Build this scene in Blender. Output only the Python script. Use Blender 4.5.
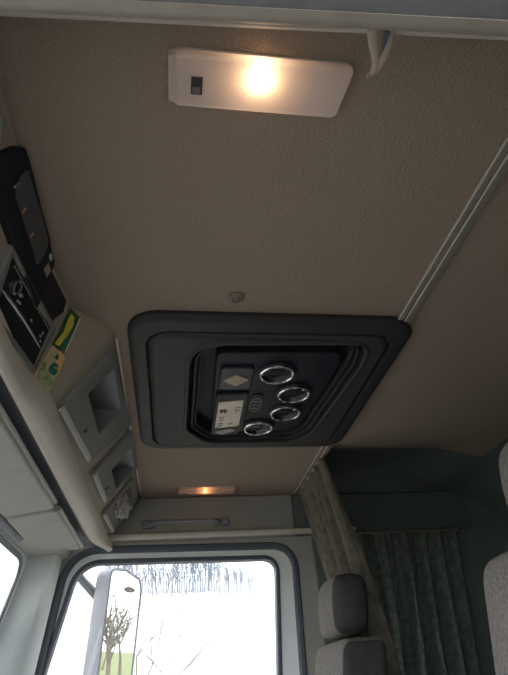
import bpy, bmesh, math, random
from mathutils import Vector, Matrix
random.seed(7)
SC = bpy.context.scene
for o in list(bpy.data.objects): bpy.data.objects.remove(o)
COL = SC.collection
V = Vector

# ------------------------------------------------------------------ camera
cam_d = bpy.data.cameras.new('camera'); cam = bpy.data.objects.new('camera', cam_d); COL.objects.link(cam)
R = Matrix(((0.98949, -0.0182, -0.14345), (-0.12863, -0.56395, -0.81573), (-0.06605, 0.82561, -0.56037)))
cam.matrix_world = Matrix.Translation((0, 0, 1.25)) @ R.to_4x4()
cam_d.sensor_fit = 'HORIZONTAL'; cam_d.sensor_width = 36; cam_d.lens = 36 * 520 / 508
cam_d.clip_start = 0.01
SC.camera = cam
# ------------------------------------------------------------------ sky and exposure
w = bpy.data.worlds.new('sky'); SC.world = w; w.use_nodes = True
bg = w.node_tree.nodes['Background']
bg.inputs[0].default_value = (0.90, 0.95, 1.0, 1); bg.inputs[1].default_value = 5.0
SC.view_settings.view_transform = 'Standard'; SC.view_settings.look = 'None'
SC.view_settings.gamma = 1; SC.view_settings.use_curve_mapping = False
SC.view_settings.exposure = -0.35

# ------------------------------------------------------------------ materials
def mat(name, col, rough=0.6, metal=0.0, var=0.0, vscale=30, bump=0.0, bscale=300, col2=None, spec=0.5, sheen=0.0, vdetail=3):
    m = bpy.data.materials.new(name); m.use_nodes = True
    nt = m.node_tree; b = nt.nodes['Principled BSDF']
    b.inputs['Base Color'].default_value = (*col, 1); b.inputs['Roughness'].default_value = rough
    b.inputs['Metallic'].default_value = metal; b.inputs['Specular IOR Level'].default_value = spec
    if sheen: b.inputs['Sheen Weight'].default_value = sheen
    tc = nt.nodes.new('ShaderNodeTexCoord')
    if var or col2:
        n = nt.nodes.new('ShaderNodeTexNoise'); n.inputs['Scale'].default_value = vscale; n.inputs['Detail'].default_value = vdetail
        nt.links.new(tc.outputs['Object'], n.inputs['Vector'])
        r = nt.nodes.new('ShaderNodeValToRGB')
        c2 = col2 or tuple(c * (1 - var) for c in col)
        r.color_ramp.elements[0].position = .35; r.color_ramp.elements[1].position = .65
        r.color_ramp.elements[0].color = (*c2, 1); r.color_ramp.elements[1].color = (*col, 1)
        nt.links.new(n.outputs['Fac'], r.inputs['Fac']); nt.links.new(r.outputs['Color'], b.inputs['Base Color'])
    if bump:
        n2 = nt.nodes.new('ShaderNodeTexNoise'); n2.inputs['Scale'].default_value = bscale; n2.inputs['Detail'].default_value = 3
        nt.links.new(tc.outputs['Object'], n2.inputs['Vector'])
        bp = nt.nodes.new('ShaderNodeBump'); bp.inputs['Strength'].default_value = bump; bp.inputs['Distance'].default_value = 0.003
        nt.links.new(n2.outputs['Fac'], bp.inputs['Height']); nt.links.new(bp.outputs['Normal'], b.inputs['Normal'])
    return m
def glassmat(name, tint=(1, 1, 1), haze=0.04):
    m = bpy.data.materials.new(name); m.use_nodes = True; nt = m.node_tree; nt.nodes.clear()
    out = nt.nodes.new('ShaderNodeOutputMaterial'); t = nt.nodes.new('ShaderNodeBsdfTransparent'); t.inputs[0].default_value = (*tint, 1)
    g = nt.nodes.new('ShaderNodeBsdfGlossy'); g.inputs['Roughness'].default_value = .02
    f = nt.nodes.new('ShaderNodeFresnel'); f.inputs[0].default_value = 1.45
    mx = nt.nodes.new('ShaderNodeMixShader'); 
    ge = nt.nodes.new('ShaderNodeNewGeometry'); sb = nt.nodes.new('ShaderNodeMath'); sb.operation = 'SUBTRACT'; sb.inputs[0].default_value = 1
    ml = nt.nodes.new('ShaderNodeMath'); ml.operation = 'MULTIPLY'
    nt.links.new(ge.outputs['Backfacing'], sb.inputs[1]); nt.links.new(sb.outputs[0], ml.inputs[0]); nt.links.new(f.outputs[0], ml.inputs[1])
    nt.links.new(ml.outputs[0], mx.inputs[0]); nt.links.new(t.outputs[0], mx.inputs[1]); nt.links.new(g.outputs[0], mx.inputs[2])
    d = nt.nodes.new('ShaderNodeBsdfTranslucent'); d.inputs[0].default_value = (1, 1, 1, 1)
    m2 = nt.nodes.new('ShaderNodeMixShader'); m2.inputs[0].default_value = haze
    nt.links.new(mx.outputs[0], m2.inputs[1]); nt.links.new(d.outputs[0], m2.inputs[2]); nt.links.new(m2.outputs[0], out.inputs[0])
    return m
def lensmat(name, col, clear):
    m = bpy.data.materials.new(name); m.use_nodes = True; nt = m.node_tree; nt.nodes.clear()
    out = nt.nodes.new('ShaderNodeOutputMaterial')
    tl = nt.nodes.new('ShaderNodeBsdfTranslucent'); tl.inputs[0].default_value = (*col, 1)
    df = nt.nodes.new('ShaderNodeBsdfDiffuse'); df.inputs[0].default_value = (*col, 1)
    tr = nt.nodes.new('ShaderNodeBsdfTransparent'); tr.inputs[0].default_value = (*col, 1)
    gl = nt.nodes.new('ShaderNodeBsdfGlossy'); gl.inputs[1].default_value = .15
    a = nt.nodes.new('ShaderNodeMixShader'); a.inputs[0].default_value = .5
    nt.links.new(tl.outputs[0], a.inputs[1]); nt.links.new(df.outputs[0], a.inputs[2])
    b = nt.nodes.new('ShaderNodeMixShader'); b.inputs[0].default_value = clear
    nt.links.new(a.outputs[0], b.inputs[1]); nt.links.new(tr.outputs[0], b.inputs[2])
    c = nt.nodes.new('ShaderNodeMixShader'); c.inputs[0].default_value = .04
    nt.links.new(b.outputs[0], c.inputs[1]); nt.links.new(gl.outputs[0], c.inputs[2]); nt.links.new(c.outputs[0], out.inputs[0])
    return m
def emis(name, col, s):
    m = bpy.data.materials.new(name); m.use_nodes = True; b = m.node_tree.nodes['Principled BSDF']
    b.inputs['Base Color'].default_value = (*col, 1); b.inputs['Emission Color'].default_value = (*col, 1); b.inputs['Emission Strength'].default_value = s
    return m
M = dict(
 headliner=mat('headliner', (.322, .254, .198), .95, var=.16, vscale=300, bump=.8, bscale=240, spec=.1),
 beige=mat('beige_plastic', (.335, .278, .218), .6, var=.06, vscale=14, bump=.12, bscale=500, spec=.35),
 cream=mat('cream_trim', (.60, .545, .47), .5, var=.08, vscale=25),
 grey=mat('grey_plastic', (.175, .172, .162), .6, var=.06, vscale=40, bump=.15, bscale=600),
 lightgrey=mat('light_grey_plastic', (.42, .42, .40), .55, var=.05, vscale=18, bump=.08, bscale=500),
 visor=mat('visor_vinyl', (.40, .385, .35), .6, var=.08, vscale=35, bump=.15, bscale=700),
 pillar=mat('pillar_plastic', (.62, .66, .66), .55, var=.04, vscale=12),
 pocket=mat('pocket_plastic', (.17, .175, .18), .5, var=.06, vscale=30),
 hband=mat('header_band', (.19, .19, .205), .5, var=.15, vscale=40), hcream=mat('header_cream', (.36, .325, .28), .5, var=.12, vscale=40),
 plug=mat('plug_brown', (.19, .145, .105), .6),
 sidewall=mat('side_panel', (.36, .335, .30), .6, var=.06, vscale=20, bump=.1, bscale=500),
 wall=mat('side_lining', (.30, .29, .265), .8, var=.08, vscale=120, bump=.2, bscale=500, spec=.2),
 bunk=mat('bunk_lining_and_shade', (.13, .155, .15), .85, var=.1, vscale=90, bump=.2, bscale=400, spec=.2),  # rear lining; on the roof arch its dark colour stands in for shade
 rubber=mat('rubber_seal', (.085, .10, .125), .6, var=.1, vscale=60),
 band=mat('header_seal', (.20, .215, .245), .55, var=.1, vscale=30),
 black=mat('black_plastic', (.012, .015, .022), .5, var=.15, vscale=80, bump=.1, bscale=600, spec=.22),
 glossblack=mat('gloss_black', (.010, .012, .018), .32, spec=.22),
 charcoal=mat('charcoal_plastic', (.032, .030, .030), .55, var=.12, vscale=60, bump=.12, bscale=700, spec=.3),
 cover=mat('grained_cover', (.044, .041, .041), .6, var=.15, vscale=200, bump=.35, bscale=450, spec=.3),
 charcoal2=mat('charcoal_inner', (.016, .016, .019), .6, var=.12, vscale=60, bump=.2, bscale=500, spec=.22),
 chrome=mat('chrome', (.75, .74, .72), .18, metal=1),
 darkchrome=mat('dark_chrome', (.22, .22, .23), .3, metal=.8),
 alu=mat('aluminium', (.29, .26, .225), .4, metal=.25, var=.1, vscale=90),
 white=mat('frame_paint', (.82, .84, .84), .4),
 dial=mat('dial_face', (.07, .072, .075), .35, var=.15, vscale=60),
 orange=mat('orange_mark', (.55, .24, .12), .5),
 mark=mat('pale_mark', (.42, .42, .42), .5),
 amber=mat('amber_button', (.36, .25, .18), .45),
 greybtn=mat('grey_button', (.30, .27, .24), .45),
 lcd=mat('display_face', (.58, .49, .39), .3, var=.15, vscale=90),
 lcdink=mat('display_ink', (.06, .05, .045), .5),
 seat=mat('seat_cloth', (.19, .172, .155), .95, col2=(.115, .107, .10), vscale=160, bump=.4, bscale=450, spec=.1),
 seatdark=mat('seat_side_cloth', (.055, .052, .055), .9, var=.2, vscale=90, bump=.3, bscale=500, spec=.1),
 piping=mat('seat_piping', (.16, .155, .15), .8),
 curtain=mat('curtain_cloth', (.33, .295, .235), .9, col2=(.215, .195, .16), vscale=38, bump=.4, bscale=300, spec=.15, sheen=.15),
 curtaindark=mat('side_curtain_cloth', (.36, .40, .35), .85, col2=(.20, .235, .21), vscale=45, bump=.4, bscale=200, spec=.3, sheen=.2, vdetail=5),
 floor=mat('floor_rubber', (.06, .06, .06), .8),
 glass=glassmat('pane_glass', haze=.012), wsglass=glassmat('windscreen_glass', haze=.05),
 lens=lensmat('frosted_lens', (.80, .72, .69), .10), lensfar=lensmat('frosted_lens_small', (.74, .57, .50), .12),
 lamprim=mat('lamp_rim', (.50, .46, .44), .35), lamptray=mat('lamp_tray', (.70, .67, .66), .5),
 bulb=emis('bulb_glow', (1.0, .70, .40), 60.0), bulbfar=emis('bulb_glow_small', (1.0, .50, .20), 20.0),
 switch=mat('switch_plastic', (.05, .045, .05), .4), switchtop=mat('switch_rocker', (.16, .14, .14), .4),
 clear=lensmat('clear_plastic', (.80, .72, .64), .35), gapshade=mat('gap_shade_navy', (.09, .10, .13), .4),
 bag=lensmat('plastic_film', (.75, .73, .68), .30), bagwhite=mat('white_film', (.72, .70, .66), .35),
 card_green=mat('card_green', (.035, .13, .085), .45, col2=(.10, .22, .04), vscale=55),
 card_yellow=mat('card_yellow', (.55, .47, .06), .5), card_cream=mat('card_cream', (.85, .74, .47), .5, var=.15, vscale=60),
 card_orange=mat('card_orange', (.75, .45, .18), .5), card_teal=mat('card_teal', (.02, .14, .12), .5), card_leaf=mat('card_leaf', (.14, .24, .10), .5, col2=(.42, .45, .22), vscale=150),
 card_dark=mat('card_dark', (.04, .05, .05), .5),
 mirror=mat('mirror_glass', (.86, .90, .90), .01, metal=1), mirrorhouse=mat('mirror_housing', (.21, .21, .24), .5, var=.05, vscale=20),
 mirrorarm=mat('mirror_arm', (.16, .18, .20), .5), badge=mat('badge_brown', (.10, .045, .035), .4),
 grass=mat('meadow_grass', (.15, .175, .06), .95, col2=(.20, .205, .085), vscale=1.2, spec=.1),
 hill=mat('pale_field', (.62, .60, .55), .95, var=.08, vscale=.3, spec=.1),
 gravel=mat('yard_gravel', (.30, .275, .25), .95, var=.3, vscale=3, spec=.1),
 bark=mat('mist_pale_bark', (.29, .32, .385), .9, var=.2, vscale=3, spec=.1), twig=mat('twig_bark', (.17, .135, .095), .9, var=.2, vscale=6, spec=.1),  # bark: pale bluish tone stands in for mist over the treeline
)

# ------------------------------------------------------------------ helpers
def link(name, bm, m, parent=None, smooth=True, angle=40):
    bmesh.ops.recalc_face_normals(bm, faces=bm.faces)
    me = bpy.data.meshes.new(name); bm.to_mesh(me); bm.free()
    ms = m if isinstance(m, (list, tuple)) else [m]
    for x in ms: me.materials.append(M[x])
    if smooth:
        for p in me.polygons: p.use_smooth = True
        me.set_sharp_from_angle(angle=math.radians(angle))
    o = bpy.data.objects.new(name, me); COL.objects.link(o)
    if smooth: wn = o.modifiers.new('weighted', 'WEIGHTED_NORMAL'); wn.keep_sharp = True
    if parent: o.parent = parent; o.matrix_parent_inverse = parent.matrix_world.inverted()
    return o
def tag(o, label, cat, group=None, kind=None):
    o['label'] = label; o['category'] = cat
    if group: o['group'] = group
    if kind: o['kind'] = kind
    return o
def thing(name, loc, label, cat, group=None):
    o = bpy.data.objects.new(name, None); COL.objects.link(o); o.location = loc; o.empty_display_size = .05
    o.matrix_world = Matrix.Translation(loc)
    return tag(o, label, cat, group)
class Fr:                       # a local frame: u, v in the surface, n out of it
    def __init__(s, o, u, v, n): s.o, s.u, s.v, s.n = V(o), V(u).normalized(), V(v).normalized(), V(n).normalized()
    def __call__(s, a, b, c=0): return s.o + s.u * a + s.v * b + s.n * c
DOWN = lambda z: Fr((0, 0, z), (1, 0, 0), (0, 1, 0), (0, 0, -1))         # ceiling seen from below
SIDE = lambda y: Fr((0, y, 0), (1, 0, 0), (0, 0, 1), (0, -1, 0))         # far side wall seen from the cab
def rpoly(pts, r, seg=6):       # polygon with rounded corners
    out = []; n = len(pts)
    for i in range(n):
        p = V(pts[i]).to_2d(); a = V(pts[i - 1]).to_2d() - p; b = V(pts[(i + 1) % n]).to_2d() - p
        ri = r[i] if isinstance(r, (list, tuple)) else r
        if ri <= 0: out.append(p); continue
        la, lb = a.length, b.length; a.normalize(); b.normalize()
        ang = a.angle(b); d = min(ri / math.tan(ang / 2), la * .49, lb * .49)
        for k in range(seg + 1):                  # quadratic blend is close enough to an arc
            t = k / seg; p0 = p + a * d; p2 = p + b * d
            out.append(p0 * (1 - t) ** 2 + p * 2 * t * (1 - t) * .82 + (p0 + p2) * .5 * 2 * t * (1 - t) * .18 + p2 * t ** 2)
    return [(q.x, q.y) for q in out]
def rect(x0, x1, y0, y1): return [(x0, y0), (x1, y0), (x1, y1), (x0, y1)]
def inset(loop, d):
    n = len(loop); out = []
    A = sum(loop[i][0] * loop[(i + 1) % n][1] - loop[(i + 1) % n][0] * loop[i][1] for i in range(n))
    s = 1 if A > 0 else -1
    for i in range(n):
        p = V(loop[i]).to_2d(); a = V(loop[i - 1]).to_2d(); b = V(loop[(i + 1) % n]).to_2d()
        e1 = (p - a); e2 = (b - p)
        n1 = V((-e1.y, e1.x)); n2 = V((-e2.y, e2.x))
        if n1.length < 1e-9: n1 = n2.copy()
        if n2.length < 1e-9: n2 = n1.copy()
        n1.normalize(); n2.normalize(); m = n1 + n2
        m = n1 if m.length < 1e-6 else m / max(m.dot(n1) , .3)
        q = p + m * d * s; out.append((q.x, q.y))
    return out
def loops(bm, fr, ls, cap0=False, cap1=False):    # bridge a list of (loop, height)
    rows = []
    for lp, h in ls: rows.append([bm.verts.new(fr(a, b, h)) for a, b in lp])
    n = len(rows[0])
    for r0, r1 in zip(rows, rows[1:]):
        for i in range(n): bm.faces.new((r0[i], r0[(i + 1) % n], r1[(i + 1) % n], r1[i]))
    if cap0: bm.faces.new(rows[0])
    if cap1: bm.faces.new(rows[-1])
def slab(bm, fr, loop, h0, h1, bev=.002):         # plate with a bevelled front edge
    loops(bm, fr, [(loop, h0), (loop, h1 - bev), (inset(loop, bev * .35), h1 - bev * .3), (inset(loop, bev), h1)], True, True)
def ring(bm, fr, outer, inner, h0, h1, bev=.002): # closed frame
    rows = [(outer, h0), (outer, h1 - bev), (inset(outer, bev), h1), (inset(inner, -bev), h1), (inner, h1 - bev), (inner, h0), (outer, h0)]
    loops(bm, fr, rows)
def box(bm, x0, x1, y0, y1, z0, z1, bev=0.0, seg=2):
    b2 = bmesh.new(); bmesh.ops.create_cube(b2, size=1)
    for v in b2.verts: v.co = V(((x0 + x1) / 2 + v.co.x * (x1 - x0), (y0 + y1) / 2 + v.co.y * (y1 - y0), (z0 + z1) / 2 + v.co.z * (z1 - z0)))
    if bev: bmesh.ops.bevel(b2, geom=b2.edges[:] , offset=bev, segments=seg, affect='EDGES', profile=.5)
    merge(bm, b2)
def merge(bm, b2):
    mp = {v: bm.verts.new(v.co) for v in b2.verts}
    for f in b2.faces: bm.faces.new([mp[v] for v in f.verts])
    b2.free()
def tube(bm, pts, r, n=10, cap=True, flat=1.0):
    pts = [V(p) for p in pts]; rows = []
    up = V((0, 0, 1))
    for i, p in enumerate(pts):
        t = (pts[min(i + 1, len(pts) - 1)] - pts[max(i - 1, 0)]).normalized()
        s = t.cross(up if abs(t.z) < .95 else V((1, 0, 0))).normalized(); q = s.cross(t)
        ri = r[i] if isinstance(r, (list, tuple)) else r
        rows.append([bm.verts.new(p + s * math.cos(2 * math.pi * k / n) * ri + q * math.sin(2 * math.pi * k / n) * ri * flat) for k in range(n)])
    for a, b in zip(rows, rows[1:]):
        for k in range(n): bm.faces.new((a[k], a[(k + 1) % n], b[(k + 1) % n], b[k]))
    if cap: bm.faces.new(rows[0]); bm.faces.new(rows[-1])
def circ(cx, cy, r, n=32, ry=None, rot=0):
    ry = ry or r; c, s = math.cos(rot), math.sin(rot)
    return [(cx + r * math.cos(a) * c - ry * math.sin(a) * s, cy + r * math.cos(a) * s + ry * math.sin(a) * c) for a in (2 * math.pi * i / n for i in range(n))]
def fill(bm, fr, outer, holes, h):                # flat sheet with holes
    es = []
    for lp in [outer] + holes:
        vs = [bm.verts.new(fr(a, b, h)) for a, b in lp]
        es += [bm.edges.new((vs[i], vs[(i + 1) % len(vs)])) for i in range(len(vs))]
    bmesh.ops.triangle_fill(bm, edges=es, use_beauty=True, use_dissolve=False)
def struct(name, bm, m, label, cat, **k):
    return tag(link(name, bm, m, **k), label, cat, kind='structure')

CZ = 1.93          # ceiling height
YF = 2.20          # far (passenger) side wall
YN = 0.10          # near (driver) side wall

# ------------------------------------------------------------------ SETTING
bm = bmesh.new(); box(bm, -.85, 1.40, YN - .02, YF + .02, -.05, 0)
struct('floor', bm, 'floor', 'dark rubber cab floor', 'floor')

def shade_roof_arch(bm):                                # made-up arch beyond the rail, shaped to darken the rear ceiling
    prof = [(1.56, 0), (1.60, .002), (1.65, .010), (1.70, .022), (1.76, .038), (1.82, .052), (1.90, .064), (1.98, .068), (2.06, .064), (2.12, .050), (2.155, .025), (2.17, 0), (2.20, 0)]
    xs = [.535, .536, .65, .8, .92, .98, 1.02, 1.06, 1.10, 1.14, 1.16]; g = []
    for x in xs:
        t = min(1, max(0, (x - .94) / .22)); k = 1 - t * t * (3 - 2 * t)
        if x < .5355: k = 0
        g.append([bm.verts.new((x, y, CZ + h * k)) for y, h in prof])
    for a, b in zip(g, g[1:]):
        for i in range(len(prof) - 1): bm.faces.new((a[i], a[i + 1], b[i + 1], b[i])).material_index = 1 if prof[i][0] > 1.75 else 0  # dark lining colour painted in for shade on the far part
hatch_out = rpoly(rect(-.112, .545, .893, 1.613), .068, 8)
bm = bmesh.new()
hole = rect(.0, .50, .96, 1.58)
fill(bm, DOWN(CZ), [(-.50, .255), (1.16, .255), (1.16, 1.56), (.535, 1.56), (.535, YF), (-.50, YF)], [hole], 0)
shade_roof_arch(bm)
for a, b in ((0, 1), (1, 2), (2, 3), (3, 0)):     # thickness round the hatch hole
    q = [hole[a], hole[b]]
    bm.faces.new([bm.verts.new((*q[0], CZ)), bm.verts.new((*q[1], CZ)), bm.verts.new((*q[1], CZ + .08)), bm.verts.new((*q[0], CZ + .08))])
bmesh.ops.remove_doubles(bm, verts=bm.verts, dist=1e-5)
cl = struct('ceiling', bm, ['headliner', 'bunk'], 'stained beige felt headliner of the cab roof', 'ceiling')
# outer roof skin above the lining
bm = bmesh.new(); box(bm, -.6, 1.5, .12, YF + .1, 2.04, 2.07, .01)
struct('trim_1', bm, 'white', 'outer roof skin over the headliner', 'roof')

# back wall with soft corners towards roof and side
def backwall():
    bm = bmesh.new(); rr = .17; xb = 1.34
    prof = [(1.16, CZ)] + [(xb - rr + rr * math.sin(a), CZ - rr + rr * math.cos(a)) for a in [math.pi / 2 * i / 8 for i in range(9)]] + [(xb, .0)]
    rows = []
    ys = [YN, YF]
    for y in ys: rows.append([bm.verts.new((x, y, z)) for x, z in prof])
    for i in range(len(prof) - 1): bm.faces.new((rows[0][i], rows[1][i], rows[1][i + 1], rows[0][i + 1]))
    # vertical rounded corner panel at the far side
    c = .16; pc = [(xb - c + c * math.sin(a), YF - .012 - c + c * math.cos(a)) for a in [math.pi / 2 * i / 8 for i in range(9)]]
    for i in range(8):
        (xa, ya), (xc, yc) = pc[i], pc[i + 1]
        bm.faces.new([bm.verts.new(p) for p in ((xa, ya, 0), (xc, yc, 0), (xc, yc, CZ - .01), (xa, ya, CZ - .01))])
    bmesh.ops.remove_doubles(bm, verts=bm.verts, dist=1e-5)
    return bm
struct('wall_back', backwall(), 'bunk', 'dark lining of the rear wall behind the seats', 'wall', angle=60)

# far side wall with the door aperture
ap_pts = [(-.60, .35), (-.413, 1.755), (.495, 1.742), (.452, .35)]
ap = rpoly(ap_pts, [.02, .13, .095, .02], 10)
bm = bmesh.new()
fill(bm, SIDE(YF), [(-.80, 0), (1.34, 0), (1.34, 1.775), (-.46, 1.775)], [ap], 0)
struct('wall_right', bm, 'sidewall', 'pale side panel around the passenger door', 'wall')
bm = bmesh.new()
P = [(-.30, 1.765), (.50, 1.765), (.50, 1.90), (-.30, 1.90)]
slab(bm, SIDE(YF), rect(-.34, .488, 1.765, CZ), 0, .04, .008)
struct('trim_2', bm, 'wall', 'grey felt panel above the passenger door', 'panel')
bm = bmesh.new(); slab(bm, SIDE(YF), rect(.488, 1.34, 1.765, CZ), 0, .04, .012)
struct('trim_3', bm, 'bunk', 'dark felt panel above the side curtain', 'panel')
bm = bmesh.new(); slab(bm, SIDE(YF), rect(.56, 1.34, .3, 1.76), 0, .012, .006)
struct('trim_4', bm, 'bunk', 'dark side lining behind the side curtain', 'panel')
bm = bmesh.new(); box(bm, -.30, .74, YF - .062, YF - .03, 1.766, 1.784, .006)
struct('trim_5', bm, 'cream', 'cream ledge running over the passenger door', 'trim')
# door surround: seal, door frame, glass gasket, glass
bm = bmesh.new(); ring(bm, SIDE(YF), inset(ap, -.003), inset(ap, .022), -.03, .008, .006)
struct('trim_6', bm, 'rubber', 'dark rubber weatherstrip round the passenger door', 'door seal')
dr = thing('door_1', (0, YF + .03, .35), 'passenger door with its pale window frame', 'door'); dr['kind'] = 'structure'
gl = rpoly([(-.53, .95), (-.365, 1.702), (.412, 1.690), (.362, .95)], [.05, .095, .05, .05], 10)
door_out = inset(ap, .014)
bm = bmesh.new(); loops(bm, SIDE(YF), [(door_out, -.05), (door_out, -.022), (inset(ap, .021), -.016)])
fill(bm, SIDE(YF), inset(ap, .021), [inset(gl, -.008)], -.016)
link('door_panel', bm, 'white', dr)
bm = bmesh.new(); ring(bm, SIDE(YF), inset(gl, -.010), inset(gl, .006), -.06, -.010, .004)
link('window_gasket', bm, 'rubber', dr)
bm = bmesh.new(); slab(bm, SIDE(YF), inset(gl, .002), -.040, -.036, .001)
wd = tag(link('window_1', bm, 'glass'), 'passenger door window pane full of daylight', 'window', kind='structure')

# front: windscreen, pillar, header
def wsx(z): return -.52 - (1.68 - z) * .245
bm = bmesh.new()
n = V((1, 0, .245)).normalized()
WS = Fr((wsx(1.3), 0, 1.3), (0, 1, 0), (-.245 * -1, 0, 1), (1, 0, -.245))
def wsl(y0, y1, z0, z1, r): return rpoly([(y0, (z0 - 1.3) * 1.03), (y1, (z0 - 1.3) * 1.03), (y1 - .02, (z1 - 1.3) * 1.03), (y0 + .02, (z1 - 1.3) * 1.03)], r, 6)
wo = wsl(.38, 2.04, .78, 1.672, .06)
fill(bm, WS, [(YN, -1.34), (YF, -1.34), (YF - .06, .56), (YN + .06, .56)], [wo], 0)
struct('wall_front', bm, 'pillar', 'front panel round the windscreen', 'wall')
bm = bmesh.new(); ring(bm, WS, inset(wo, -.016), inset(wo, .003), -.004, .003, .002)
struct('trim_7', bm, 'band', 'grey seal round the windscreen', 'trim')
bm = bmesh.new(); slab(bm, WS, inset(wo, .001), -.0045, -.0015, .0005)
tag(link('window_2', bm, 'wsglass'), 'hazy windscreen pane at the lower left', 'window', kind='structure')
# A pillar cover (far side)
bm = bmesh.new(); rows = []
for z in [.5, .9, 1.2, 1.45, 1.6, 1.68, 1.74]:
    xa = wsx(z) + .004; ya = 2.06; k = (1.665 - z) / (1.665 - .35); xb_ = -.434 - .150 * k; yb = YF - .012
    m_ = V(((xa + xb_) / 2 + .035, (ya + yb) / 2 - .035, z))
    rows.append([bm.verts.new(p) for p in (V((xa, ya - .012, z)), V((xa + .022, ya + .01, z)), m_, V((xb_ + .01, yb - .02, z)), V((xb_, yb + .01, z)))])
for a, b in zip(rows, rows[1:]):
    for i in range(4): bm.faces.new((a[i], a[i + 1], b[i + 1], b[i]))
struct('trim_8', bm, 'pillar', 'pale grey windscreen pillar cover', 'pillar', angle=50)
# near side: view opening, narrowed with a raised sill to keep light off the rear
bm = bmesh.new()
nap = rpoly([(-.55, .90), (-.44, 1.84), (-.40, 1.86), (.38, 1.86), (.42, 1.84), (.40, .90)], .05, 5)
fill(bm, SIDE(YN), [(-.80, 0), (1.34, 0), (1.34, 1.93), (.7, 1.93), (-.46, 1.93)], [nap], 0)
struct('wall_left', bm, 'pillar', 'driver side wall with an opening narrowed to shade the rear ceiling', 'wall')
# header over the driver's door, a lofted profile (y, z) seen from below
def header(prof, name, m, label, x0=-.55, x1=1.30, sk=-.053):
    bm = bmesh.new(); rows = []
    for x in [x0 + (x1 - x0) * i / 12 for i in range(13)]:
        rows.append([bm.verts.new((x, y + x * sk, z)) for y, z in prof])
    for a, b in zip(rows, rows[1:]):
        for i in range(len(prof) - 1): bm.faces.new((a[i], a[i + 1], b[i + 1], b[i]))
    return struct(name, bm, m, label, 'trim', angle=45)
header([(.085, 1.86), (.11, 1.81), (.145, 1.783), (.18, 1.770), (.205, 1.766), (.2224, 1.770)], 'trim_9', 'hband', 'blue grey door seal along the driver door header')
header([(.2224, 1.769), (.232, 1.772), (.2385, 1.777), (.2448, 1.787), (.247, 1.80), (.250, 1.83), (.264, 1.86)], 'trim_10', 'hcream', 'cream header strip over the driver door')
header([(.2585, 1.829), (.2605, 1.825), (.263, 1.829)], 'trim_13', 'rubber', 'dark joint line in the driver door header')
header([(.262, 1.862), (.272, 1.859), (.2785, 1.857), (.2832, 1.861), (.285, 1.87), (.287, CZ + .001)], 'trim_11', 'cream', 'thin cream lip between header and headliner')

# ------------------------------------------------------------------ OVERHEAD CONSOLE
def sst(a, b, x): t = min(1, max(0, (x - a) / (b - a))); return t * t * (3 - 2 * t)
def crease(Y): return -.23 + .09 * sst(.86, .985, Y)
ZL = 1.72; XL = -.30
def cf(Y, t, off=0.0):
    cx = crease(Y); d = V((XL - cx, 0, ZL - CZ)); nrm = V((-d.z, 0, d.x)).normalized()     # points back and down into the cab
    return V((cx, Y, CZ)) + d * t + nrm * off
con = thing('overhead_console', (-.30, 1.2, 1.72), 'beige overhead console along the top of the windscreen', 'console')
pockets = [(1.085, 1.305, .12, .44), (1.590, 1.760, .07, .41), (1.875, 2.095, .17, .50)]
ys = sorted({.22, .4, .6, .8, 2.15} | {round(.84 + .02 * i, 3) for i in range(9)} | {y for p in pockets for y in p[:2]} | {1.45, 1.83, 1.98, 2.04, 2.08, 2.12})
ts = sorted({0, .03, .06, .6, .72} | {t for p in pockets for t in p[2:]})
bm = bmesh.new(); gv = {}
for i, y in enumerate(ys):
    for j, t in enumerate(ts): gv[i, j] = bm.verts.new(cf(y, t, -.004 * (1 - t / .06) if t < .06 else 0))
for i in range(len(ys) - 1):
    for j in range(len(ts) - 1):
        ym, tm = (ys[i] + ys[i + 1]) / 2, (ts[j] + ts[j + 1]) / 2
        if any(p[0] < ym < p[1] and p[2] < tm < p[3] for p in pockets): continue
        bm.faces.new((gv[i, j], gv[i + 1, j], gv[i + 1, j + 1], gv[i, j + 1]))
e0 = [gv[len(ys) - 1, j] for j in range(len(ts))]                       # end cap
eb = [bm.verts.new((-.42, 2.15, CZ)), bm.verts.new((-.42, 2.15, 1.76))]
bm.faces.new(e0 + [eb[1], eb[0]])
link('console_body', bm, 'beige', con, angle=50)
def lip_prof(Y):
    a = cf(Y, .72); b = cf(Y, .76, .007); c = cf(Y, .84, .012); d = cf(Y, .91, .014)
    k = sst(1.93, 2.165, Y) ** 1.5 * .045; b, c, d = b + V((k * .3, 0, 0)), c + V((k * .6, 0, 0)), d + V((k * .9, 0, 0))
    return [a, b, c, d, V((-.284 + k, Y, 1.726)), V((-.292 + k, Y, 1.721)), V((-.302 + k, Y, 1.727)), V((-.306 + k, Y, 1.74))]
bm = bmesh.new(); rows = []
for y in ys + [2.165]:
    pr = lip_prof(y)
    if y > 2.15: pr = [p + V((-.006, 0, .006)) for p in pr]
    rows.append([bm.verts.new(p) for p in pr])
for a, b in zip(rows, rows[1:]):
    for i in range(len(a) - 1): bm.faces.new((a[i], a[i + 1], b[i + 1], b[i]))
bm.faces.new(rows[-1])
link('console_lip', bm, 'cream', con, angle=50)
def face_frame(Y, side_t=.4):
    cx = crease(Y); d = V((XL - cx, 0, ZL - CZ)); L = d.length
    n_ = V((-d.z, 0, d.x)).normalized()
    return Fr((cx, 0, CZ), (0, 1, 0), d, n_), L
def PL(pts, L): return [(y, t * L) for y, t in pts]
bm = bmesh.new(); rows = [[bm.verts.new(q) for q in ((-.304, y, 1.736), (-.33, y, 1.752), (-.42, y, 1.762), (-.42, y, 1.80))] for y in (.22, 2.16)]
for i in range(3): bm.faces.new((rows[0][i], rows[1][i], rows[1][i + 1], rows[0][i + 1]))
link('console_underside', bm, 'band', con)['label'] = 'dark underside channel behind the lip'
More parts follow.
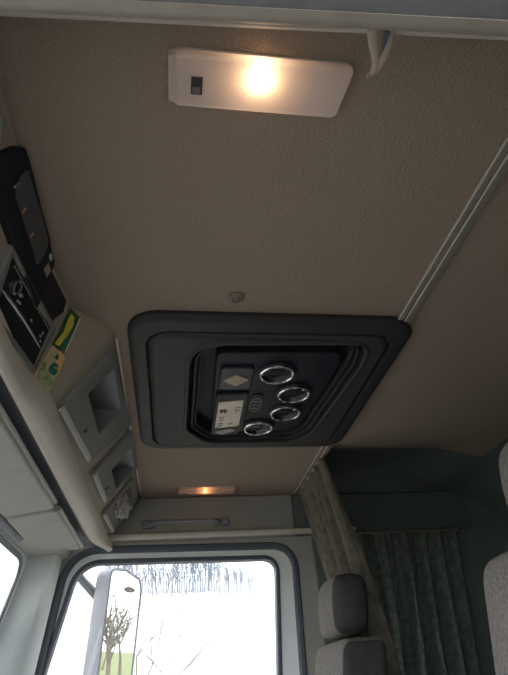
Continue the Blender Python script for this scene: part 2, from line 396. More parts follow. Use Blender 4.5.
# storage pockets
plates = [([(1.02, .085), (1.445, .0), (1.40, .64), (1.04, .72)], 0), ([(1.485, .01), (1.80, .0), (1.775, .62), (1.49, .64)], 1), ([(1.84, .11), (2.135, .07), (2.13, .66), (1.85, .69)], 2)]
for pts, k in plates:
    fr, L = face_frame(1.5); p = pockets[k]
    op = rect(p[0], p[1], p[2] * L, p[3] * L)
    lp = PL(pts, L)
    bm = bmesh.new()
    ro = rpoly(lp, .006, 3); ri = rpoly(op, .006, 3)
    # orientation must match for bridging
    loops(bm, fr, [(ro, 0.0), (ro, .008), (inset(ro, .003), .011)])
    fill(bm, fr, inset(ro, .003), [ri], .011)
    fl = link('storage_pocket', bm, 'grey', con)
    bm = bmesh.new()
    vo = [fr(a, b, .011) for a, b in ri]; inw = V((-.125, 0, .012))
    a_ = [bm.verts.new(v) for v in vo]; b_ = [bm.verts.new(v + inw) for v in vo]
    for i in range(len(a_)): bm.faces.new((a_[i], a_[(i + 1) % len(a_)], b_[(i + 1) % len(b_)], b_[i]))
    bm.faces.new(b_)
    link('pocket_liner', bm, 'pocket', fl)
    bm = bmesh.new()                                                   # pale strip along the lower edge
    y0, y1 = lp[3][0] + .004, lp[2][0] - .02; t0 = lp[3][1] - .002; t1 = lp[2][1] - .002
    slab(bm, fr, [(y0, t0 - .010), (y1, t1 - .010), (y1, t1 + .006), (y0, t0 + .006)], .008, .016, .003)
    link('label_strip', bm, 'lightgrey', fl)['label'] = 'pale grey strip along the lower edge'
    if k < 2:
        bm = bmesh.new(); cy = (p[0] + p[1]) / 2 + (.03 if k == 0 else .0)
        slab(bm, fr, circ(cy, (p[3] + .13) * L, .006, 12), .010, .013, .001)
        link('screw', bm, 'black', fl)
# console seam strip, ridge next to the headliner
bm = bmesh.new(); tube(bm, [cf(y, .01, .004) for y in [1.0, 1.1, 1.25, 1.4, 1.6, 1.85, 2.12]], .0035, 6)
link('console_edge', bm, 'cream', con)

# instruments: tachograph dial pod
frA, LA = face_frame(.5)
tg = thing('dial_unit', cf(.65, .2), 'black dial unit with a long oval grey face beside the headliner', 'gauge')
bm = bmesh.new(); o1 = rpoly(PL([(.470, .36), (.488, .12), (.502, .03), (.522, .02), (.742, .045), (.753, .13), (.783, .43), (.575, .44), (.53, .43)], LA), .006, 3)
slab(bm, frA, o1, 0, .010, .004); link('dial_case', bm, 'black', tg)
ov = rpoly(PL([(.522, .075), (.690, .060), (.706, .27), (.535, .285)], LA), .021, 8)
bm = bmesh.new(); ring(bm, frA, inset(ov, -.003), ov, .008, .013, .0015); link('dial_bezel', bm, 'glossblack', tg)
bm = bmesh.new(); slab(bm, frA, ov, .006, .011, .0008); df = link('dial_face', bm, 'dial', tg)
for yy, mt in ((.532, 'mark'), (.580, 'orange'), (.632, 'orange')):
    bm = bmesh.new(); slab(bm, frA, rect(yy, yy + .003, .215 * LA, .265 * LA), .0105, .0122, .0004); link('dial_mark', bm, mt, df)
for yy in (.722, .730, .738):
    bm = bmesh.new(); slab(bm, frA, rect(yy, yy + .005, .14 * LA, .21 * LA), .009, .0115, .0004); link('button', bm, 'amber', tg)
bm = bmesh.new(); slab(bm, frA, rect(.710, .724, .075 * LA, .11 * LA), .009, .0115, .0004); link('button', bm, 'mark', tg)
# blank tray after the dial
bt = thing('blank_tray', cf(.84, .15), 'plain black tray in the console past the dial unit', 'tray')
bm = bmesh.new(); o2 = rpoly(PL([(.735, .30), (.752, .09), (.866, .0), (.884, .09), (.858, .31), (.785, .37)], LA), .006, 3)
slab(bm, frA, inset(o2, .003), 0, .006, .002); link('tray_pad', bm, 'glossblack', bt)
bm = bmesh.new(); ring(bm, frA, inset(o2, -.004), inset(o2, .001), 0, .008, .002); link('tray_rim', bm, 'beige', bt)
# dark slot nearer the camera
ds = thing('console_slot', cf(.4, .2), 'dark rounded slot at the near end of the console', 'slot')
bm = bmesh.new(); o3 = rpoly(PL([(.24, .24), (.437, .17), (.463, .25), (.468, .45), (.24, .5)], LA), .012, 4)
slab(bm, frA, inset(o3, .004), 0, .006, .002); link('slot_pad', bm, 'black', ds)
bm = bmesh.new(); ring(bm, frA, inset(o3, -.004), inset(o3, .004), 0, .010, .003); link('slot_rim', bm, 'grey', ds)
# radio
rd = thing('car_radio', cf(.78, .55), 'black car radio with a chrome bar in a grey surround', 'radio')
rp = PL([(.630, .47), (.869, .325), (.892, .67), (.680, .815)], LA)
rf = PL([(.612, .44), (.884, .265), (.897, .735), (.655, .905)], LA)
bm = bmesh.new(); ring(bm, frA, rpoly(rf, .004, 3), rpoly(rp, .004, 3), 0, .010, .003); link('radio_surround', bm, 'grey', rd)
bm = bmesh.new(); slab(bm, frA, rpoly(rp, .004, 3), 0, .005, .001); link('radio_face', bm, 'glossblack', rd)
def rad(u, v):                                                        # u along, v across the radio face
    a, b, c, d = [V(q).to_2d() for q in rp]; q = (a * (1 - u) + b * u) * (1 - v) + (d * (1 - u) + c * u) * v; return (q.x, q.y)
bm = bmesh.new(); kc = rad(.17, .32); ring(bm, frA, circ(*kc, .0125, 24), circ(*kc, .0095, 24), .004, .014, .002)
kn = link('radio_knob', bm, 'darkchrome', rd)
bm = bmesh.new(); slab(bm, frA, circ(*kc, .0095, 24), .004, .012, .002); link('knob_cap', bm, 'black', kn)
bm = bmesh.new(); tube(bm, [frA(*rad(u, .60 - .05 * math.sin(u * 3)), .007) for u in (.02, .1, .25, .5, .75, .9, .97)], [.0015, .003, .0036, .003, .0025, .002, .001], 8); link('chrome_bar', bm, 'darkchrome', rd)
bm = bmesh.new(); tube(bm, [frA(*rad(u, .07), .006) for u in (.08, .97)], .0012, 6); link('edge_line', bm, 'alu', rd)
for u, v in ((.30, .30), (.34, .40), (.30, .42), (.62, .38), (.88, .38), (.92, .46), (.90, .28), (.33, .26)):
    bm = bmesh.new(); c = rad(u, v); slab(bm, frA, rpoly(rect(c[0] - .004, c[0] + .004, c[1] - .0018, c[1] + .0018), .001, 2), .004, .0065, .0005); link('radio_button', bm, 'mark', rd)
# two printed cards tucked at the console corner
def cpoly(bm, pts, off, mi=0, th=.0006):
    top = [bm.verts.new(cf(y, t, off)) for y, t in pts]; bot = [bm.verts.new(cf(y, t, off - th)) for y, t in pts]
    fs = [bm.faces.new(top), bm.faces.new(bot[::-1])]
    for i in range(len(top)): fs.append(bm.faces.new((top[i], bot[i], bot[(i + 1) % len(top)], top[(i + 1) % len(top)])))
    for f in fs: f.material_index = mi
def quadmap(c): 
    a, b, c_, d = [V(q).to_2d() for q in c]
    def f(u, v): q = (a * (1 - u) + b * u) * (1 - v) + (d * (1 - u) + c_ * u) * v; return (q.x, q.y)
    return f
def card(name, corners, base, shapes, label, edge=None):
    q = quadmap(corners); bm = bmesh.new()
    N = 6; off = .006
    cells = [[bm.verts.new(cf(*q(i / N, j / N), off)) for j in range(N + 1)] for i in range(N + 1)]
    for i in range(N):
        for j in range(N): bm.faces.new((cells[i][j], cells[i + 1][j], cells[i + 1][j + 1], cells[i][j + 1]))
    bmesh.ops.solidify(bm, geom=bm.faces[:], thickness=.0008)
    ca = tag(link(name, bm, base), label, 'card')
    for nm, m_, pts in shapes:
        b2 = bmesh.new(); cpoly(b2, [q(u, v) for u, v in pts], off + .0016); link(nm, b2, m_, ca)
    return ca
def blob(cu, cv, ru, rv, n=14, wob=.0, ph=0): return [(cu + ru * math.cos(a) * (1 + wob * math.sin(3 * a + ph)), cv + rv * math.sin(a) * (1 + wob * math.cos(2 * a + ph))) for a in (2 * math.pi * i / n for i in range(n))]
card('picture_card', [(.880, .03), (.906, .065), (.924, .415), (.892, .43)], 'card_green',
     [('yellow_streak', 'card_yellow', [(.25, .12), (.55, .1), (.72, .3), (.62, .6), (.45, .95), (.1, .95), (.3, .6), (.22, .35)]), ('pale_edge', 'card_cream', [(.94, 0), (1, 0), (1, 1), (.94, 1)]), ('leaf_streak', 'card_teal', [(.75, .3), (.92, .2), (.92, .95), (.6, .95)])],
     'dark green and yellow printed card stuck at the console corner nearest the headliner')
card('picture_card', [(.894, .432), (.929, .440), (.965, .745), (.900, .770)], 'card_cream',
     [('orange_patch', 'card_orange', [(.45, .02), (.98, .02), (.98, .4), (.6, .45)]), ('teal_shape', 'card_teal', blob(.62, .47, .22, .18, wob=.12)), ('dark_shape', 'card_dark', blob(.52, .17, .09, .08, wob=.15)), ('leaf_shape', 'card_leaf', blob(.38, .74, .28, .16, 18, .25, 1)), ('leaf_shape', 'card_leaf', blob(.12, .62, .1, .14, 12, .25, 2)), ('leaf_shape', 'card_leaf', blob(.75, .80, .15, .1, 12, .3, .4))],
     'cream printed card with green shapes stuck below the green card')
# crumpled clear bag in the last pocket
bm = bmesh.new(); bmesh.ops.create_icosphere(bm, subdivisions=4, radius=1)
from mathutils import noise
cc = cf(1.97, .40, .012)
for v in bm.verts:
    d = v.co.normalized(); k = 1 + .45 * noise.noise(d * 2.2) + .35 * noise.noise(d * 5.1)
    v.co = cc + V((d.x * .028, d.y * .085, d.z * .036)) * k
for v in bm.verts: pass
tag(link('plastic_bag', bm, 'bag', angle=15), 'crumpled clear plastic bag stuffed in the last console pocket', 'bag')

# ------------------------------------------------------------------ SUN VISORS under the console
def visor(y0, y1, name, label, ch):
    t = thing(name, (-.30, (y0 + y1) / 2, 1.69), label, 'sun visor', 'sun visors under the console')
    f = Fr((-.332, 0, 1.714), (0, 1, 0), (-1, 0, -.16), (.16, 0, -1))
    lp = rpoly([(y0, 0), (y1, 0), (y1 - ch, .135), (y0, .135)] if ch else rect(y0, y1, 0, .135), .018, 5)
    bm = bmesh.new(); slab(bm, f, lp, -.012, .010, .007); link('visor_panel', bm, 'visor', t)
    bm = bmesh.new(); tube(bm, [f(y0 + .02, -.002, -.004), f(y1 - .02, -.002, -.004)], .007, 8); link('visor_hinge', bm, 'lightgrey', t)
    bm = bmesh.new(); tube(bm, [f(a, b, .008) for a, b in inset(lp, .012)] + [f(*inset(lp, .012)[0], .008)], .0015, 6, cap=False); link('visor_seam', bm, 'grey', t)
visor(.30, 1.525, 'sun_visor', 'long grey vinyl sun visor nearest the camera under the console', 0)
visor(1.545, 2.05, 'sun_visor', 'shorter grey vinyl sun visor by the passenger door pillar', .22)
bm = bmesh.new(); tube(bm, [(-.492, .35, 1.702), (-.492, 1.5, 1.702), (-.492, 1.72, 1.702), (-.487, 1.80, 1.704)], .016, 12)
rb = tag(link('sun_blind_roller', bm, 'band'), 'grey rolled blind tube along the top of the windscreen', 'blind')
bm = bmesh.new()
loops(bm, Fr((0, 0, 0), (1, 0, 0), (0, 0, 1), (0, 1, 0)), [(rpoly([(-.53, 1.69), (-.40, 1.715), (-.38, 1.80), (-.53, 1.80)], .015, 4), h) for h in (.24, 2.19)], True, True)
struct('trim_12', bm, 'lightgrey', 'pale grey header over the windscreen', 'trim')

# ------------------------------------------------------------------ ROOF AIR UNIT
ac = thing('roof_air_conditioner', (.21, 1.24, CZ), 'large black roof air conditioner panel set in the headliner', 'air conditioner')
D = DOWN(CZ)
bm = bmesh.new()
rimin = rpoly(rect(-.068, .500, .950, 1.574), .05, 8)
loops(bm, D, [(hatch_out, -.001), (hatch_out, .010), (inset(hatch_out, .006), .017), (inset(hatch_out, .016), .019), (inset(rimin, -.006), .019), (inset(rimin, -.003), .015), (inset(rimin, -.003), .001)])
link('rim', bm, 'charcoal', ac)
opn = rpoly([(.030, .985), (.440, .972), (.450, 1.07), (.415, 1.47), (.37, 1.535), (.095, 1.540), (.030, 1.44)], [.08, .045, .06, .08, .06, .07, .07], 8)
bm = bmesh.new()
loops(bm, D, [(inset(rimin, .0015), .001), (inset(rimin, .0015), .018), (inset(rimin, .006), .023), (inset(rimin, .012), .025)])
fill(bm, D, inset(rimin, .012), [inset(opn, -.014)], .025)
loops(bm, D, [(inset(opn, -.014), .025), (inset(opn, -.009), .030), (inset(opn, -.004), .030), (opn, .025)])
link('cover_panel', bm, 'cover', ac)
bm = bmesh.new()
o_a = inset(opn, .022)
loops(bm, D, [(opn, .026), (inset(opn, .003), .012), (inset(opn, .010), .004), (inset(opn, .013), .012), (inset(opn, .018), .012), (inset(opn, .023), -.018)])
fill(bm, D, inset(opn, .023), [], -.018)
link('recess', bm, 'charcoal2', ac)
for d0, h1 in ((.010, .021), (.021, .012)):
    bm = bmesh.new(); ring(bm, D, inset(opn, d0), inset(opn, d0 + .0045), -.018, h1, .0015); link('recess_rib', bm, 'charcoal', ac)
bm = bmesh.new()
pn = rpoly([(.092, 1.05), (.395, 1.04), (.412, 1.09), (.385, 1.46), (.35, 1.508), (.105, 1.512)], .02, 5)
slab(bm, D, pn, -.018, .006, .004)
cp = link('control_panel', bm, 'black', ac)
PZ = .006
for cx, cy in ((.252, 1.137), (.317, 1.245), (.315, 1.362), (.248, 1.464)):
    bm = bmesh.new(); ring(bm, D, circ(cx, cy, .0525), circ(cx, cy, .0425), PZ - .002, PZ + .006, .002)
    vt = link('air_vent', bm, 'black', ac)
    bm = bmesh.new(); ring(bm, D, circ(cx, cy, .0455, 40), circ(cx, cy, .0385, 40), PZ, PZ + .012, .0028)
    for k in range(10):
        a = 2 * math.pi * k / 10 + .2; tube(bm, [D(cx + math.cos(a) * .038, cy + math.sin(a) * .038, PZ + .0125), D(cx + math.cos(a) * .043, cy + math.sin(a) * .043, PZ + .0125)], .0016, 6)
    link('chrome_ring', bm, 'chrome', vt)['label'] = 'chrome ring'
    bm = bmesh.new(); slab(bm, D, circ(cx, cy, .0390), PZ - .001, PZ + .003, .001); link('vent_disc', bm, 'glossblack', vt)
    bm = bmesh.new()
    ring(bm, D, circ(cx - .004, cy, .018, 24), circ(cx - .004, cy, .0165, 24), PZ + .002, PZ + .006, .0005); link('vent_blade', bm, 'charcoal', vt)
# buttons and display pods
def pod(name, lp, h, m, par): bm = bmesh.new(); slab(bm, D, lp, PZ - .001, PZ + h, .004); return link(name, bm, m, par)
p1 = pod('button_pod', rpoly(rect(.106, .192, 1.105, 1.220), .012, 4), .008, 'glossblack', ac)
bm = bmesh.new(); slab(bm, D, rpoly([(.114, 1.168), (.148, 1.136), (.184, 1.160), (.152, 1.196)], .004, 3), PZ + .006, PZ + .011, .002); link('amber_button', bm, 'amber', p1)['label'] = 'amber lozenge button'
p2 = pod('display_pod', rpoly([(.104, 1.245), (.194, 1.235), (.202, 1.47), (.182, 1.505), (.104, 1.509)], .008, 4), .010, 'black', ac)
dl = quadmap([(.113, 1.285), (.181, 1.272), (.184, 1.436), (.113, 1.452)])
bm = bmesh.new(); slab(bm, D, [dl(u, v) for u, v in ((0, 0), (1, 0), (1, 1), (0, 1))], PZ + .008, PZ + .0125, .001); ds_ = link('display', bm, 'lcd', p2); ds_['label'] = 'pale lit display with dark digits'
def seg(u0, u1, v0, v1): 
    bm = bmesh.new(); slab(bm, D, [dl(u, v) for u, v in ((u0, v0), (u1, v0), (u1, v1), (u0, v1))], PZ + .012, PZ + .0132, .0003); link('display_segment', bm, 'lcdink', ds_)
# "0", "1", "1" of the reading, read from the passenger side, and the small marks beside them
for s in ((.12, .30, .80, .825), (.12, .30, .905, .93), (.12, .145, .80, .93), (.275, .30, .80, .93), (.12, .32, .55, .575), (.12, .32, .66, .685),
          (.72, .92, .22, .24), (.72, .92, .33, .35), (.72, .745, .22, .35), (.90, .92, .22, .35), (.72, .80, .42, .44), (.55, .70, .86, .88), (.60, .62, .80, .93), (.05, .1, .05, .07), (.9, .95, .05, .07), (.05, .1, .95, .97), (.9, .95, .93, .95)): seg(*s)
for a in range(6):
    an = a * math.pi / 3; bm = bmesh.new(); c = V(dl(.24, .32)); e = c + V((math.cos(an), math.sin(an))) * .011
    tube(bm, [D(*c, PZ + .0128), D(*e, PZ + .0128)], [.001, .003], 6); link('fan_symbol', bm, 'lcdink', ds_)
bm = bmesh.new(); slab(bm, D, rpoly([(.113, 1.480), (.163, 1.457), (.181, 1.466), (.138, 1.498)], .004, 3), PZ + .008, PZ + .014, .002); link('grey_button', bm, 'greybtn', p2)['label'] = 'grey lozenge button'
bm = bmesh.new(); slab(bm, D, rpoly([(.202, 1.250), (.238, 1.255), (.234, 1.375), (.202, 1.38)], .012, 4), PZ - .001, PZ + .004, .002); lg = link('badge', bm, 'black', ac)
bm = bmesh.new(); ring(bm, D, circ(.219, 1.314, .0165, 32, .042), circ(.219, 1.314, .0148, 32, .0402), PZ + .003, PZ + .0055, .0006); link('badge_oval', bm, 'greybtn', lg)
for yy, ww in ((1.294, .008), (1.314, .010), (1.334, .008)):
    bm = bmesh.new(); slab(bm, D, rect(.219 - ww, .219 + ww, yy - .0025, yy + .0025), PZ + .003, PZ + .005, .0005); link('badge_stroke', bm, 'grey', lg)

# ceiling plug
pl = thing('ceiling_plug', (.117, .842, CZ), 'small round brown plug in the headliner in front of the air conditioner', 'plug')
bm = bmesh.new(); loops(bm, D, [(circ(.117, .842, .018, 24), -.001), (circ(.117, .842, .0175, 24), .003), (circ(.117, .842, .014, 24), .006), (circ(.117, .842, .010, 24), .0065), (circ(.117, .842, .008, 24), .003)], False, True); link('plug_flange', bm, 'plug', pl)
bm = bmesh.new(); slab(bm, D, circ(.117, .842, .007, 16), .002, .006, .002); link('plug_pin', bm, 'grey', pl)

# ------------------------------------------------------------------ CEILING LAMPS
def lamp(name, x0, x1, y0, y1, h, label, bulbx, sw, lens, bulb, br, sl=.008):
    t = thing(name, ((x0 + x1) / 2, (y0 + y1) / 2, CZ), label, 'ceiling lamp', 'cab ceiling lamps')
    outl = rpoly([(x0, y0 + .004), (x0 + .02, y0), (x1 - .01, y0), (x1, y0 + .004), (x1 - sl, y1 - .004), (x1 - sl - .008, y1), (x0 + .012, y1), (x0, y1 - .010)], .005, 3)
    bm = bmesh.new(); slab(bm, D, inset(outl, .002), -.001, .0025, .001); link('lamp_tray', bm, 'lamptray', t)
    bm = bmesh.new(); ring(bm, D, inset(outl, -.0012), inset(outl, .0015), -.001, .004, .001); link('lamp_rim', bm, 'lamprim', t)
    bm = bmesh.new()
    loops(bm, D, [(outl, .0), (outl, h * .72), (inset(outl, .002), h * .9), (inset(outl, .006), h)], False, True)
    link('lens', bm, lens, t)
    bm = bmesh.new(); slab(bm, D, rpoly(rect(x0 - .001, x0 + .012, y0 + .003, y1 - .006), .004, 3), 0, h + .0004, .003); link('end_cap', bm, lens, t)
    cy = (y0 + y1) / 2
    bm = bmesh.new(); bmesh.ops.create_uvsphere(bm, u_segments=16, v_segments=8, radius=1)
    for v in bm.verts: v.co = V((bulbx + v.co.x * br, cy - (.012 if y0 < 1 else .004) + v.co.y * br * 1.9, CZ - h * .5 + v.co.z * br * .75))
    link('bulb', bm, bulb, t)
    sx, sy, sa, sb = sw
    bm = bmesh.new(); slab(bm, D, rpoly(rect(sx - sa, sx + sa, sy - sb, sy + sb), .001, 2), h - .004, h + .002, .001); s = link('switch', bm, 'switch', t)
    bm = bmesh.new(); slab(bm, D, rpoly(rect(sx - sa * .7, sx + sa * .7, sy, sy + sb * .8), .001, 2), h + .001, h + .004, .001); link('rocker', bm, 'switchtop', s)
lamp('ceiling_lamp', -.019, .224, .342, .415, .016, 'large lit ceiling lamp near the driver door header', .101, (.0175, .382, .0075, .012), 'lens', 'bulb', .0075)
lamp('ceiling_lamp',   .012, .240, 2.035, 2.090, .016, 'small lit ceiling lamp above the passenger door', .116, (.038, 2.085, .012, .008), 'lensfar', 'bulbfar', .008)

# ------------------------------------------------------------------ CURTAIN RAIL AND CURTAINS
cr = thing('curtain_rail', (.51, 1.2, CZ), 'twin channel aluminium curtain rail across the headliner', 'curtain rail')
for xa, xb, in ((.492, .5075), (.5105, .526)):
    bm = bmesh.new(); box(bm, xa, xb, .31, 2.14, CZ - .008, CZ + .001, .002); link('rail_channel', bm, 'alu', cr)
for xa in (.4915, .5085):  # pale strips painted in as highlight lines along the rail
    bm = bmesh.new(); box(bm, xa, xa + .0028, .31, 2.14, CZ - .0095, CZ - .006, .0005); link('rail_highlight', bm, 'cream', cr)
bm = bmesh.new(); box(bm, .506, .512, .31, 2.14, CZ - .004, CZ, .0005); link('rail_slot', bm, 'black', cr)
def curtain(name, nu, nv, fn, m, label, cat, th=.0025):
    bm = bmesh.new(); g = [[bm.verts.new(fn(i / nu, j / nv)) for j in range(nv + 1)] for i in range(nu + 1)]
    for i in range(nu):
        for j in range(nv): bm.faces.new((g[i][j], g[i + 1][j], g[i + 1][j + 1], g[i][j + 1]))
    bmesh.ops.solidify(bm, geom=bm.faces[:], thickness=th)
    return tag(link(name, bm, m, angle=80), label, cat)
def bunch(u, v):
    z = (CZ - .010) - v * 1.05
    y0 = 1.70 + .05 * math.sin(v * 3); y1 = 2.115 - .12 * min(1, v * 1.3)
    f = math.sin(u * 2 * math.pi * 5.5 + 1.5 * math.sin(u * 5)) ; g_ = math.sin(u * 2 * math.pi * 2.2 + .6 + v)
    amp = .012 + .022 * min(1, v * 2.5)
    x = .510 + .19 * (v * 1.05) / .68 * .62 + .02 * min(1, v * 2) + amp * f * .8 + .014 * g_ * min(1, v * 2) + .02 * math.sin(v * 7 + u * 3) * v
    y = y0 + (y1 - y0) * u + .014 * math.cos(u * 2 * math.pi * 5.5) * min(1, .3 + v)
    return V((x, y, z))
curtain('bunk_curtain', 150, 40, bunch, 'curtain', 'greenish brown cloth curtain bunched at the far end of the ceiling rail', 'curtain')
def sidec(u, v):
    x = .70 + (.475 - .15 * v) * u + .025 * math.sin(v * 4 + u * 6) * v
    f = math.sin(u * 2 * math.pi * 5.5 + 1.3 * math.sin(u * 9) + .8 * v * math.sin(u * 4)); g_ = math.sin(u * 2 * math.pi * 15 + v * 2)
    a = .008 + .026 * min(1, v * 3)
    return V((x, YF - .052 + a * f + .004 * g_ - .01 * v, 1.750 - v * 1.0))
curtain('side_curtain', 170, 30, sidec, 'curtaindark', 'dark green patterned curtain hanging across the rear side wall', 'curtain')
rod = thing('curtain_rod', (.95, YF - .05, 1.757), 'thin metal curtain rod on the rear side wall', 'curtain rod')
bm = bmesh.new(); tube(bm, [(.70, YF - .052, 1.757), (1.185, YF - .052, 1.757)], .005, 10); link('rod', bm, 'alu', rod)
for x in (.705, 1.18):
    bm = bmesh.new(); box(bm, x - .006, x + .006, YF - .060, YF - .038, 1.748, 1.768, .002); link('bracket', bm, 'alu', rod)

# ------------------------------------------------------------------ GRAB HANDLE and COAT HOOK
gh = thing('grab_handle', (.04, YF - .04, 1.82), 'grey blue grab handle on the panel over the passenger door', 'handle')
bm = bmesh.new(); tube(bm, [(-.10, YF - .046, 1.818), (-.085, YF - .072, 1.816), (-.05, YF - .080, 1.821), (.04, YF - .082, 1.820), (.13, YF - .080, 1.819), (.165, YF - .072, 1.819), (.18, YF - .046, 1.82)], .0085, 10, flat=.8); link('grip', bm, 'band', gh)
for x, wd_ in ((-.105, .026), (.185, .030)):
    bm = bmesh.new(); slab(bm, SIDE(YF - .04), rpoly(rect(x - wd_, x + wd_, 1.806, 1.836), .008, 4), -.001, .014, .005); link('mount', bm, 'band', gh)
hk = thing('coat_hook', (.222, .29, 1.90), 'clear plastic coat hook hanging from the driver door header', 'hook')
def hp(y, z, x): return V((x, y, z))
bm = bmesh.new()
tube(bm, [(.210, .266, 1.858), (.214, .278, 1.852), (.220, .290, 1.850), (.224, .300, 1.851), (.226, .309, 1.854), (.225, .317, 1.858), (.220, .318, 1.855)], [.006, .0055, .0045, .004, .004, .0035, .0025], 10, flat=.6)
tube(bm, [(.233, .266, 1.858), (.233, .278, 1.853), (.232, .290, 1.851), (.231, .300, 1.852), (.229, .309, 1.855), (.226, .316, 1.858)], [.005, .005, .0045, .004, .004, .003], 10, flat=.6)
link('hook_arms', bm, 'clear', hk)
bm = bmesh.new(); f = Fr((0, 0, 1.853), (1, 0, 0), (0, 1, 0), (0, 0, -1))  # dark wedge painted in for the shaded gap of the hook
slab(bm, f, [(.222, .264), (.230, .264), (.2295, .288), (.228, .289)], -.002, .002, .0008); link('hook_gap_shade', bm, 'gapshade', hk)['label'] = 'dark blue piece painted as the shaded gap between the arms'
bm = bmesh.new(); box(bm, .203, .240, .258, .270, 1.855, 1.866, .003); link('hook_base', bm, 'clear', hk)

# ------------------------------------------------------------------ SEATS
def cushion(bm, x0, x1, y0, y1, z0, z1, lean=0.0, r=.04, zp=None, bulge=.0, taper=0.0, rnd=0.0):
    b2 = bmesh.new(); bmesh.ops.create_cube(b2, size=1)
    bmesh.ops.bevel(b2, geom=b2.edges[:], offset=.22, segments=6, affect='EDGES', profile=.6)
    bmesh.ops.subdivide_edges(b2, edges=[e for e in b2.edges if e.calc_length() > .3], cuts=3, use_grid_fill=True)
    sx, sy, sz = x1 - x0, y1 - y0, z1 - z0
    for v in b2.verts:
        c = v.co.copy()
        # bevel is proportional; pull corners so the radius is about r
        f = []
        for a, s in ((c.x, sx), (c.y, sy), (c.z, sz)):
            k = min(.22, r / s); aa = abs(a)
            na = (aa / .28) * (.5 - k) if aa < .28 else (.5 - k) + (aa - .28) / .22 * k
            f.append(math.copysign(na, a) if aa > 1e-9 else 0)
        if rnd:
            q = V((f[0], f[1], f[2])); m_ = max(abs(f[0]), abs(f[1]), abs(f[2])); e = q.normalized() * .56 if q.length else q; q = q * (1 - rnd) + e * rnd; f = [q.x, q.y, q.z]
        ty = 1 - taper * (f[2] + .5)
        x = (x0 + x1) / 2 + f[0] * sx * (1 + bulge * math.cos(f[1] * 3) * math.cos(f[2] * 2)); y = (y0 + y1) / 2 + f[1] * sy * ty; z = (z0 + z1) / 2 + f[2] * sz
        x += lean * (z - (zp if zp is not None else z0))
        v.co = V((x, y, z))
    merge(bm, b2)
def gusset(bm, ya, yb):
    for y in (ya, yb): bmesh.ops.bisect_plane(bm, geom=bm.verts[:] + bm.edges[:] + bm.faces[:], plane_co=(0, y, 0), plane_no=(0, 1, 0))
    for f in bm.faces: f.material_index = 0 if ya < f.calc_center_median().y < yb else 1
def seat(name, cx, cy, ht, label, side='seatdark', bw=.235, hx=0, hw=.135):
    t = thing(name, (cx, cy, 0), label, 'seat', 'cab seats')
    zt = ht
    bm = bmesh.new(); cushion(bm, cx, cx + .13, cy - bw, cy + bw, .62, zt, lean=.16, zp=zt, r=.05, bulge=.12, taper=.10); gusset(bm, cy - bw * .84, cy + bw * .84); bk = link('backrest', bm, ['seat', side], t)
    bm = bmesh.new()
    cushion(bm, cx - .50, cx + .06, cy - .25, cy + .25, .52, .66, r=.05); link('seat_cushion', bm, 'seat', t)
    bm = bmesh.new(); box(bm, cx - .42, cx + .05, cy - .2, cy + .2, .0, .535, .03); link('seat_base', bm, 'black', t)
    hh = .175
    bm = bmesh.new(); cushion(bm, cx + hx, cx + hx + .105, cy - hw, cy + hw, zt + .008, zt + hh, lean=.10, zp=zt, r=.062, bulge=.15, rnd=.38)
    gusset(bm, cy - hw * .70, cy + hw * .70); h = link('headrest', bm, ['seat', side], t)
    for s in (-.05, .05):
        bm = bmesh.new(); tube(bm, [(cx + hx * .5 + .055, cy + s, zt - .03), (cx + hx + .06, cy + s, zt + .04)], .006, 8); link('headrest_post', bm, 'black', h)
    bm = bmesh.new()
    tube(bm, [(cx + .012 + .16 * (z - zt), cy + sgn * (bw - .022) * (1 - .1 * (z - .62) / (zt - .62)), z) for sgn, z in [(-1, .7), (-1, zt - .1), (-1, zt - .05), (-1, zt - .035)]], .004, 6); link('piping', bm, 'piping', t)
    return t
seat('driver_seat', .535, .73, 1.415, 'grey cloth driver seat with headrest at the right edge', side='seat', hx=.014, hw=.12)
seat('passenger_seat', .450, 1.735, 1.352, 'grey cloth passenger seat with dark sided headrest by the far door', bw=.19, hw=.125)

# ------------------------------------------------------------------ OUTSIDE
mr = thing('wing_mirror', (-.25, 2.55, 1.0), 'tall wing mirror outside the passenger door window', 'mirror')
# mirror plane turned to face the driver's side and the rear of the vehicle
mc = V((-.23, 2.55, 1.33))
MN = V((.80, -.59, -.062)).normalized(); MU = V((0, 0, 1)).cross(MN).normalized(); MVv = MN.cross(MU).normalized()
MF = Fr(mc, MU, MVv, MN)
mg = rpoly([(-.10, -.40), (.085, -.40), (.10, .33), (.085, .365), (-.01, .392), (-.092, .385)], .022, 5)
bm = bmesh.new(); ho = inset(mg, -.012)
loops(bm, MF, [(ho, -.002), (ho, .006), (inset(mg, -.004), .008), (inset(mg, .002), .002)]); loops(bm, MF, [(ho, -.002), (inset(ho, .004), -.07), (inset(ho, .03), -.10)], False, True)
link('mirror_housing', bm, 'mirrorhouse', mr)
bm = bmesh.new(); slab(bm, MF, inset(mg, -.001), -.004, .004, .0006); gm = link('mirror_glass', bm, 'mirror', mr)
bm = bmesh.new(); slab(bm, MF, circ(.030, .322, .036, 24, .012), .003, .006, .001); link('badge', bm, 'badge', mr)['label'] = 'dark oval badge on the mirror glass'
bm = bmesh.new(); tube(bm, [(-.52, 2.33, 1.76), (-.42, 2.46, 1.72), (-.33, 2.58, 1.63)], .018, 8); link('mirror_arm', bm, 'mirrorarm', mr)

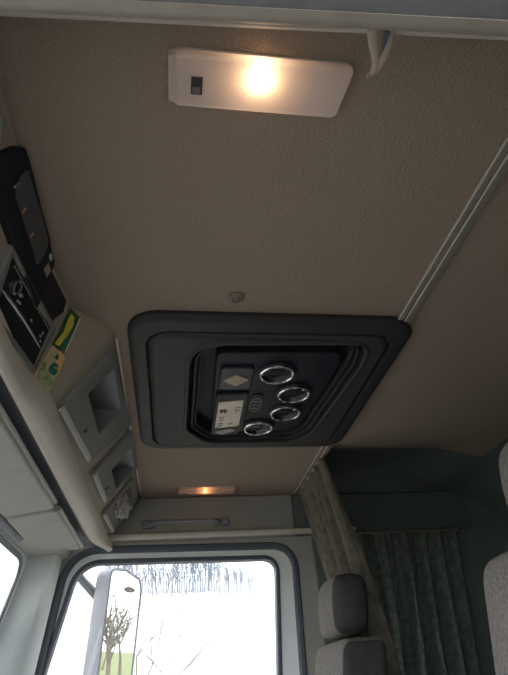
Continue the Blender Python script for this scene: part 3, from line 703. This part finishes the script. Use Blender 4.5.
bm = bmesh.new()
bmesh.ops.create_grid(bm, x_segments=2, y_segments=2, size=1)
for v in bm.verts: v.co = V((v.co.x * 150, v.co.y * 150, -1.25))
tag(link('meadow', bm, 'grass'), 'green meadow outside the cab', 'ground', kind='structure')
bm = bmesh.new(); box(bm, -14, 7.5, -30, 9.5, -1.30, -1.22)
struct('yard', bm, 'gravel', 'grey brown gravel yard the vehicle stands on', 'ground')
bm = bmesh.new()                                                    # pale slope rising away from the passenger side
g = []
for i in range(13):
    x = -40 + i * 7
    g.append([bm.verts.new((x, y, -1.2 + (y - 14) * .277 + .25 * math.sin(x * .1 + y * .2))) for y in (13.5, 20, 30, 44, 62)])
for a, b in zip(g, g[1:]):
    for i in range(4): bm.faces.new((a[i], a[i + 1], b[i + 1], b[i]))
tag(link('hill', bm, 'hill'), 'pale bare hillside beyond the passenger window', 'hill', kind='structure')
def tree_mesh(seed, H, spread, levels=4, r0=.12):
    rnd = random.Random(seed); bm = bmesh.new()
    def br(p, d, L, r, lv):
        n = 4; pts = [p]; q = p.copy(); dd = d.copy()
        for k in range(n):
            dd = (dd + V((rnd.uniform(-1, 1), rnd.uniform(-1, 1), rnd.uniform(-.3, .6))) * .16).normalized(); q = q + dd * L / n; pts.append(q.copy())
        tube(bm, pts, [r * (1 - .55 * k / n) for k in range(n + 1)], 5 if lv < 2 else 4, cap=False)
        if lv >= levels: return
        m_ = 5 if lv == 0 else 3
        for k in range(m_ + (lv == 0) * 2):
            i = rnd.choice([1, 2, 3, 4] if lv else [2, 3, 3, 4]); a = rnd.uniform(0, 6.28)
            nd = (dd * .9 + V((math.cos(a), math.sin(a), rnd.uniform(0, .5))) * spread).normalized()
            br(pts[i].copy(), nd, L * rnd.uniform(.45, .7), r * (1 - .55 * i / n) * .72, lv + 1)
    br(V((0, 0, 0)), V((0, 0, 1)), H * .55, r0, 0)
    return bm
protos = []
def tree(seed, x, y, z, H, label, group, m='bark', spread=.7, levels=3, name='bare_tree', r0=.12):
    t = link(name, tree_mesh(seed, H, spread, levels, r0), m); t.location = (x, y, z)
    return tag(t, label, 'tree', group)
def hz(x, y): return -1.2 + (y - 14) * .277 + .25 * math.sin(x * .1 + y * .2)
bm = bmesh.new(); rt = random.Random(5)             # a distant, misty wood: too far to count
tms = [tree_mesh(sd, 4.4, .75, 3, .17) for sd in range(1, 7)]
for i in range(64):
    x = -5.6 + i * .19 + rt.uniform(-.08, .08); y = 46 + rt.uniform(0, 3); sc = rt.uniform(.75, 1.1) * (1 if i < 44 else 1 - (i - 44) * .02); a = rt.uniform(0, 6.28)
    tm = tms[i % 6]; mp = {}
    for v in tm.verts:
        c = v.co * sc; mp[v] = bm.verts.new((x + (c.x * math.cos(a) - c.y * math.sin(a)) * .45, y + (c.x * math.sin(a) + c.y * math.cos(a)) * .45, hz(x, 46.0) - .1 + (y - 46) * .14 + c.z))
    for f in tm.faces: bm.faces.new([mp[v] for v in f.verts])
for tm in tms: tm.free()
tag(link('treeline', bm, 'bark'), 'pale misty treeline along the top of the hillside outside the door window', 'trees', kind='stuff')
tree(21, -.35, 9.0, -1.25, 4.3, 'bare twiggy bush outside the passenger window', None, 'twig', .8, 4, 'bush', .045)
for i, (x, y) in enumerate(((24, 4.5), (24, 10.5), (30, 7.5), (31, 14), (37, 4.5), (38, 11), (45, 8), (45, 15), (52, 11.5), (52, 19), (34, 9.5), (27, 8), (41, 8.5), (60, 14))):
    t = tree(40 + i, x, y, -1.25, 4.6 + (i % 3) * .7, 'bare tree standing in the meadow behind the vehicle, seen in the wing mirror', 'meadow trees', 'twig', .8, 4, 'bare_tree', .13)
